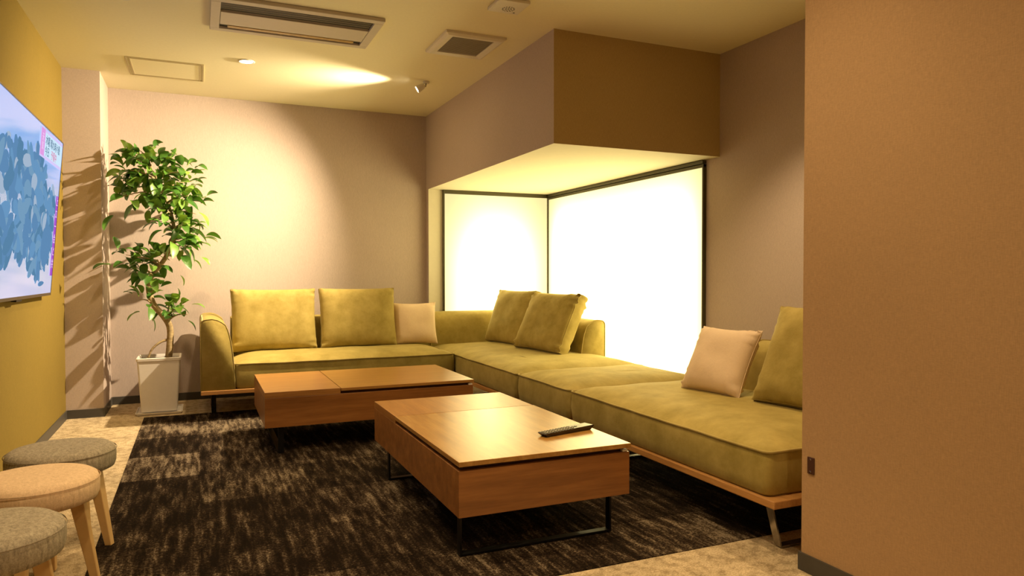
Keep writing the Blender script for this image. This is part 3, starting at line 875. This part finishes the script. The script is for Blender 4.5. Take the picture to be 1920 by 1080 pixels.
B(300, 498, 290, 488, -.12, 10, 18); B(286, 515, 272, 520, -.08, 6, 14); B(306, 490, 318, 488, .04, 4, 12)
B(290, 574, 262, 562, -.08, 5, 16); B(312, 598, 338, 575, -.06, 11, 17); B(314, 600, 352, 590, .06, 8, 15)
B(312, 598, 322, 560, .05, 7, 15); B(280, 550, 300, 545, -.08, 3, 12)
bmL = bmesh.new()
def leaf(bm, base, d, ln, wd, roll, droop, mi):
    d = d.normalized(); ref = Vector((0, 0, 1)) if abs(d.z) < .95 else Vector((1, 0, 0))
    s = d.cross(ref).normalized(); n_ = s.cross(d)
    s, n_ = s*math.cos(roll)+n_*math.sin(roll), -s*math.sin(roll)+n_*math.cos(roll)
    K = 7; rows = []
    stem = .018
    for i in range(K+1):
        t = i/K
        wv = wd/2*math.sin(PI*min(1, t*.95+.03))**.58*(1.02-.06*t)
        if i == K: wv = 0.0008
        c = base+d*(stem+ln*t)-Vector((0, 0, 1))*droop*t*t*ln
        c = c-n_*(-.10*ln*math.sin(PI*t))
        rows.append([bm.verts.new(c-s*wv+n_*wv*.32), bm.verts.new(c), bm.verts.new(c+s*wv+n_*wv*.32)])
    for a, b in zip(rows, rows[1:]):
        for j in range(2):
            f = bm.faces.new((a[j], a[j+1], b[j+1], b[j])); f.material_index = mi; f.smooth = True
    # petiole
    p = [bm.verts.new(base+s*.0014), bm.verts.new(base-s*.0014), bm.verts.new(base+d*(stem+.004)-s*.0012), bm.verts.new(base+d*(stem+.004)+s*.0012)]
    f = bm.faces.new(p); f.material_index = 2
def fit_ok(p): return not (p.x > -.01 and p.z < .80) and not (p.x < X1+.015 and p.y > D1-.03) and p.y < D-.02 and p.x > L+.02
def single(px, py, dy, ang, ln, mi=0, wd=.5, roll=0):
    base = atpx(px, py, Y0+dy); d = rt*math.cos(ang)+up*math.sin(ang)+fw*rnd.uniform(-.25, .1)
    leaf(bmL, base, d, ln, ln*wd, roll, .1, mi)
for (x0, y0, x1, y1, dy, n, spd) in br:
    a = atpx(x0, y0, Y0); b = atpx(x1, y1, Y0+dy)
    mid = a.lerp(b, .5)+Vector((0, 0, .02))
    bmB = bmesh.new(); tube(bmB, smooth_pts([a, mid, b], 4), lambda t: .0065*(1-t)+.002, 6)
    child('branch', bmB, M_BARK, pt, True)
    for i in range(int(n*1.45)):
        f = rnd.uniform(.25, 1.08)
        c = a.lerp(b, f)+Vector((0, 0, .02*(1-abs(2*f-1))))
        off = Vector((rnd.gauss(0, 1), rnd.gauss(0, 1.1), rnd.gauss(0, .9)))*spd*.5/250
        c = c+off
        d = (b-a).normalized()*.35+off.normalized()*1.1+Vector((rnd.uniform(-.6, .6), rnd.uniform(-.8, .4), rnd.uniform(-.35, .55)))
        ln = rnd.uniform(.075, .125)
        tip = c+d.normalized()*(ln+.03)
        if not (fit_ok(c) and fit_ok(tip)): continue
        leaf(bmL, c, d, ln, ln*rnd.uniform(.50, .64), rnd.uniform(-.7, .7), rnd.uniform(0, .5), rnd.choice((0, 0, 0, 1, 1)))
# distinct outer leaves
for args in ((212, 496, -.30, PI+.15, .13, 0), (222, 470, -.15, 1.9, .10, 0), (250, 296, -.1, 1.5, .10, 0), (230, 300, -.05, 2.7, .10, 0), (215, 400, -.15, 4.1, .12, 0), (370, 395, -.1, -.9, .12, 1), (375, 480, .05, -.7, .08, 1), (345, 540, -.1, 1.8, .09, 1), (356, 570, .0, -.2, .10, 1), (350, 598, -.05, -.9, .09, 0), (262, 548, -.15, 3.0, .08, 0), (284, 590, -.15, -1.4, .10, 0), (252, 552, -.12, 2.9, .07, 0), (362, 330, 0, .5, .10, 1), (300, 305, -.12, .9, .10, 0), (318, 308, 0, 1.2, .10, 1)):
    x, y, dy, an, ln, mi = args
    single(x, y, dy, an, ln, mi, .52, rnd.uniform(-.5, .5))
def leafmat(name, lo, hi):
    mt, nt, b = new_mat(name)
    f = noise_tex(nt, coords(nt), 9, 3)
    nt.links.new(ramp(nt, f, [(.35, lo), (.65, hi)]), b.inputs['Base Color'])
    b.inputs['Roughness'].default_value = .38; b.inputs['Specular IOR Level'].default_value = .5
    # thin leaves let some light through
    out = nt.nodes['Material Output']; tr_ = N(nt, 'ShaderNodeBsdfTranslucent'); tr_.inputs[0].default_value = (hi[0]*1.3, hi[1]*1.3, hi[2]*.6, 1)
    ms = N(nt, 'ShaderNodeMixShader'); ms.inputs[0].default_value = .18
    nt.links.new(b.outputs[0], ms.inputs[1]); nt.links.new(tr_.outputs[0], ms.inputs[2]); nt.links.new(ms.outputs[0], out.inputs['Surface'])
    return mt
LF = [leafmat('leaf_green', (.030, .10, .014), (.085, .21, .028)), leafmat('leaf_light_green', (.10, .22, .030), (.19, .33, .05)), plain('leaf_stalk', (.28, .33, .07), .5)]
me = child('foliage', bmL, LF, pt, True)
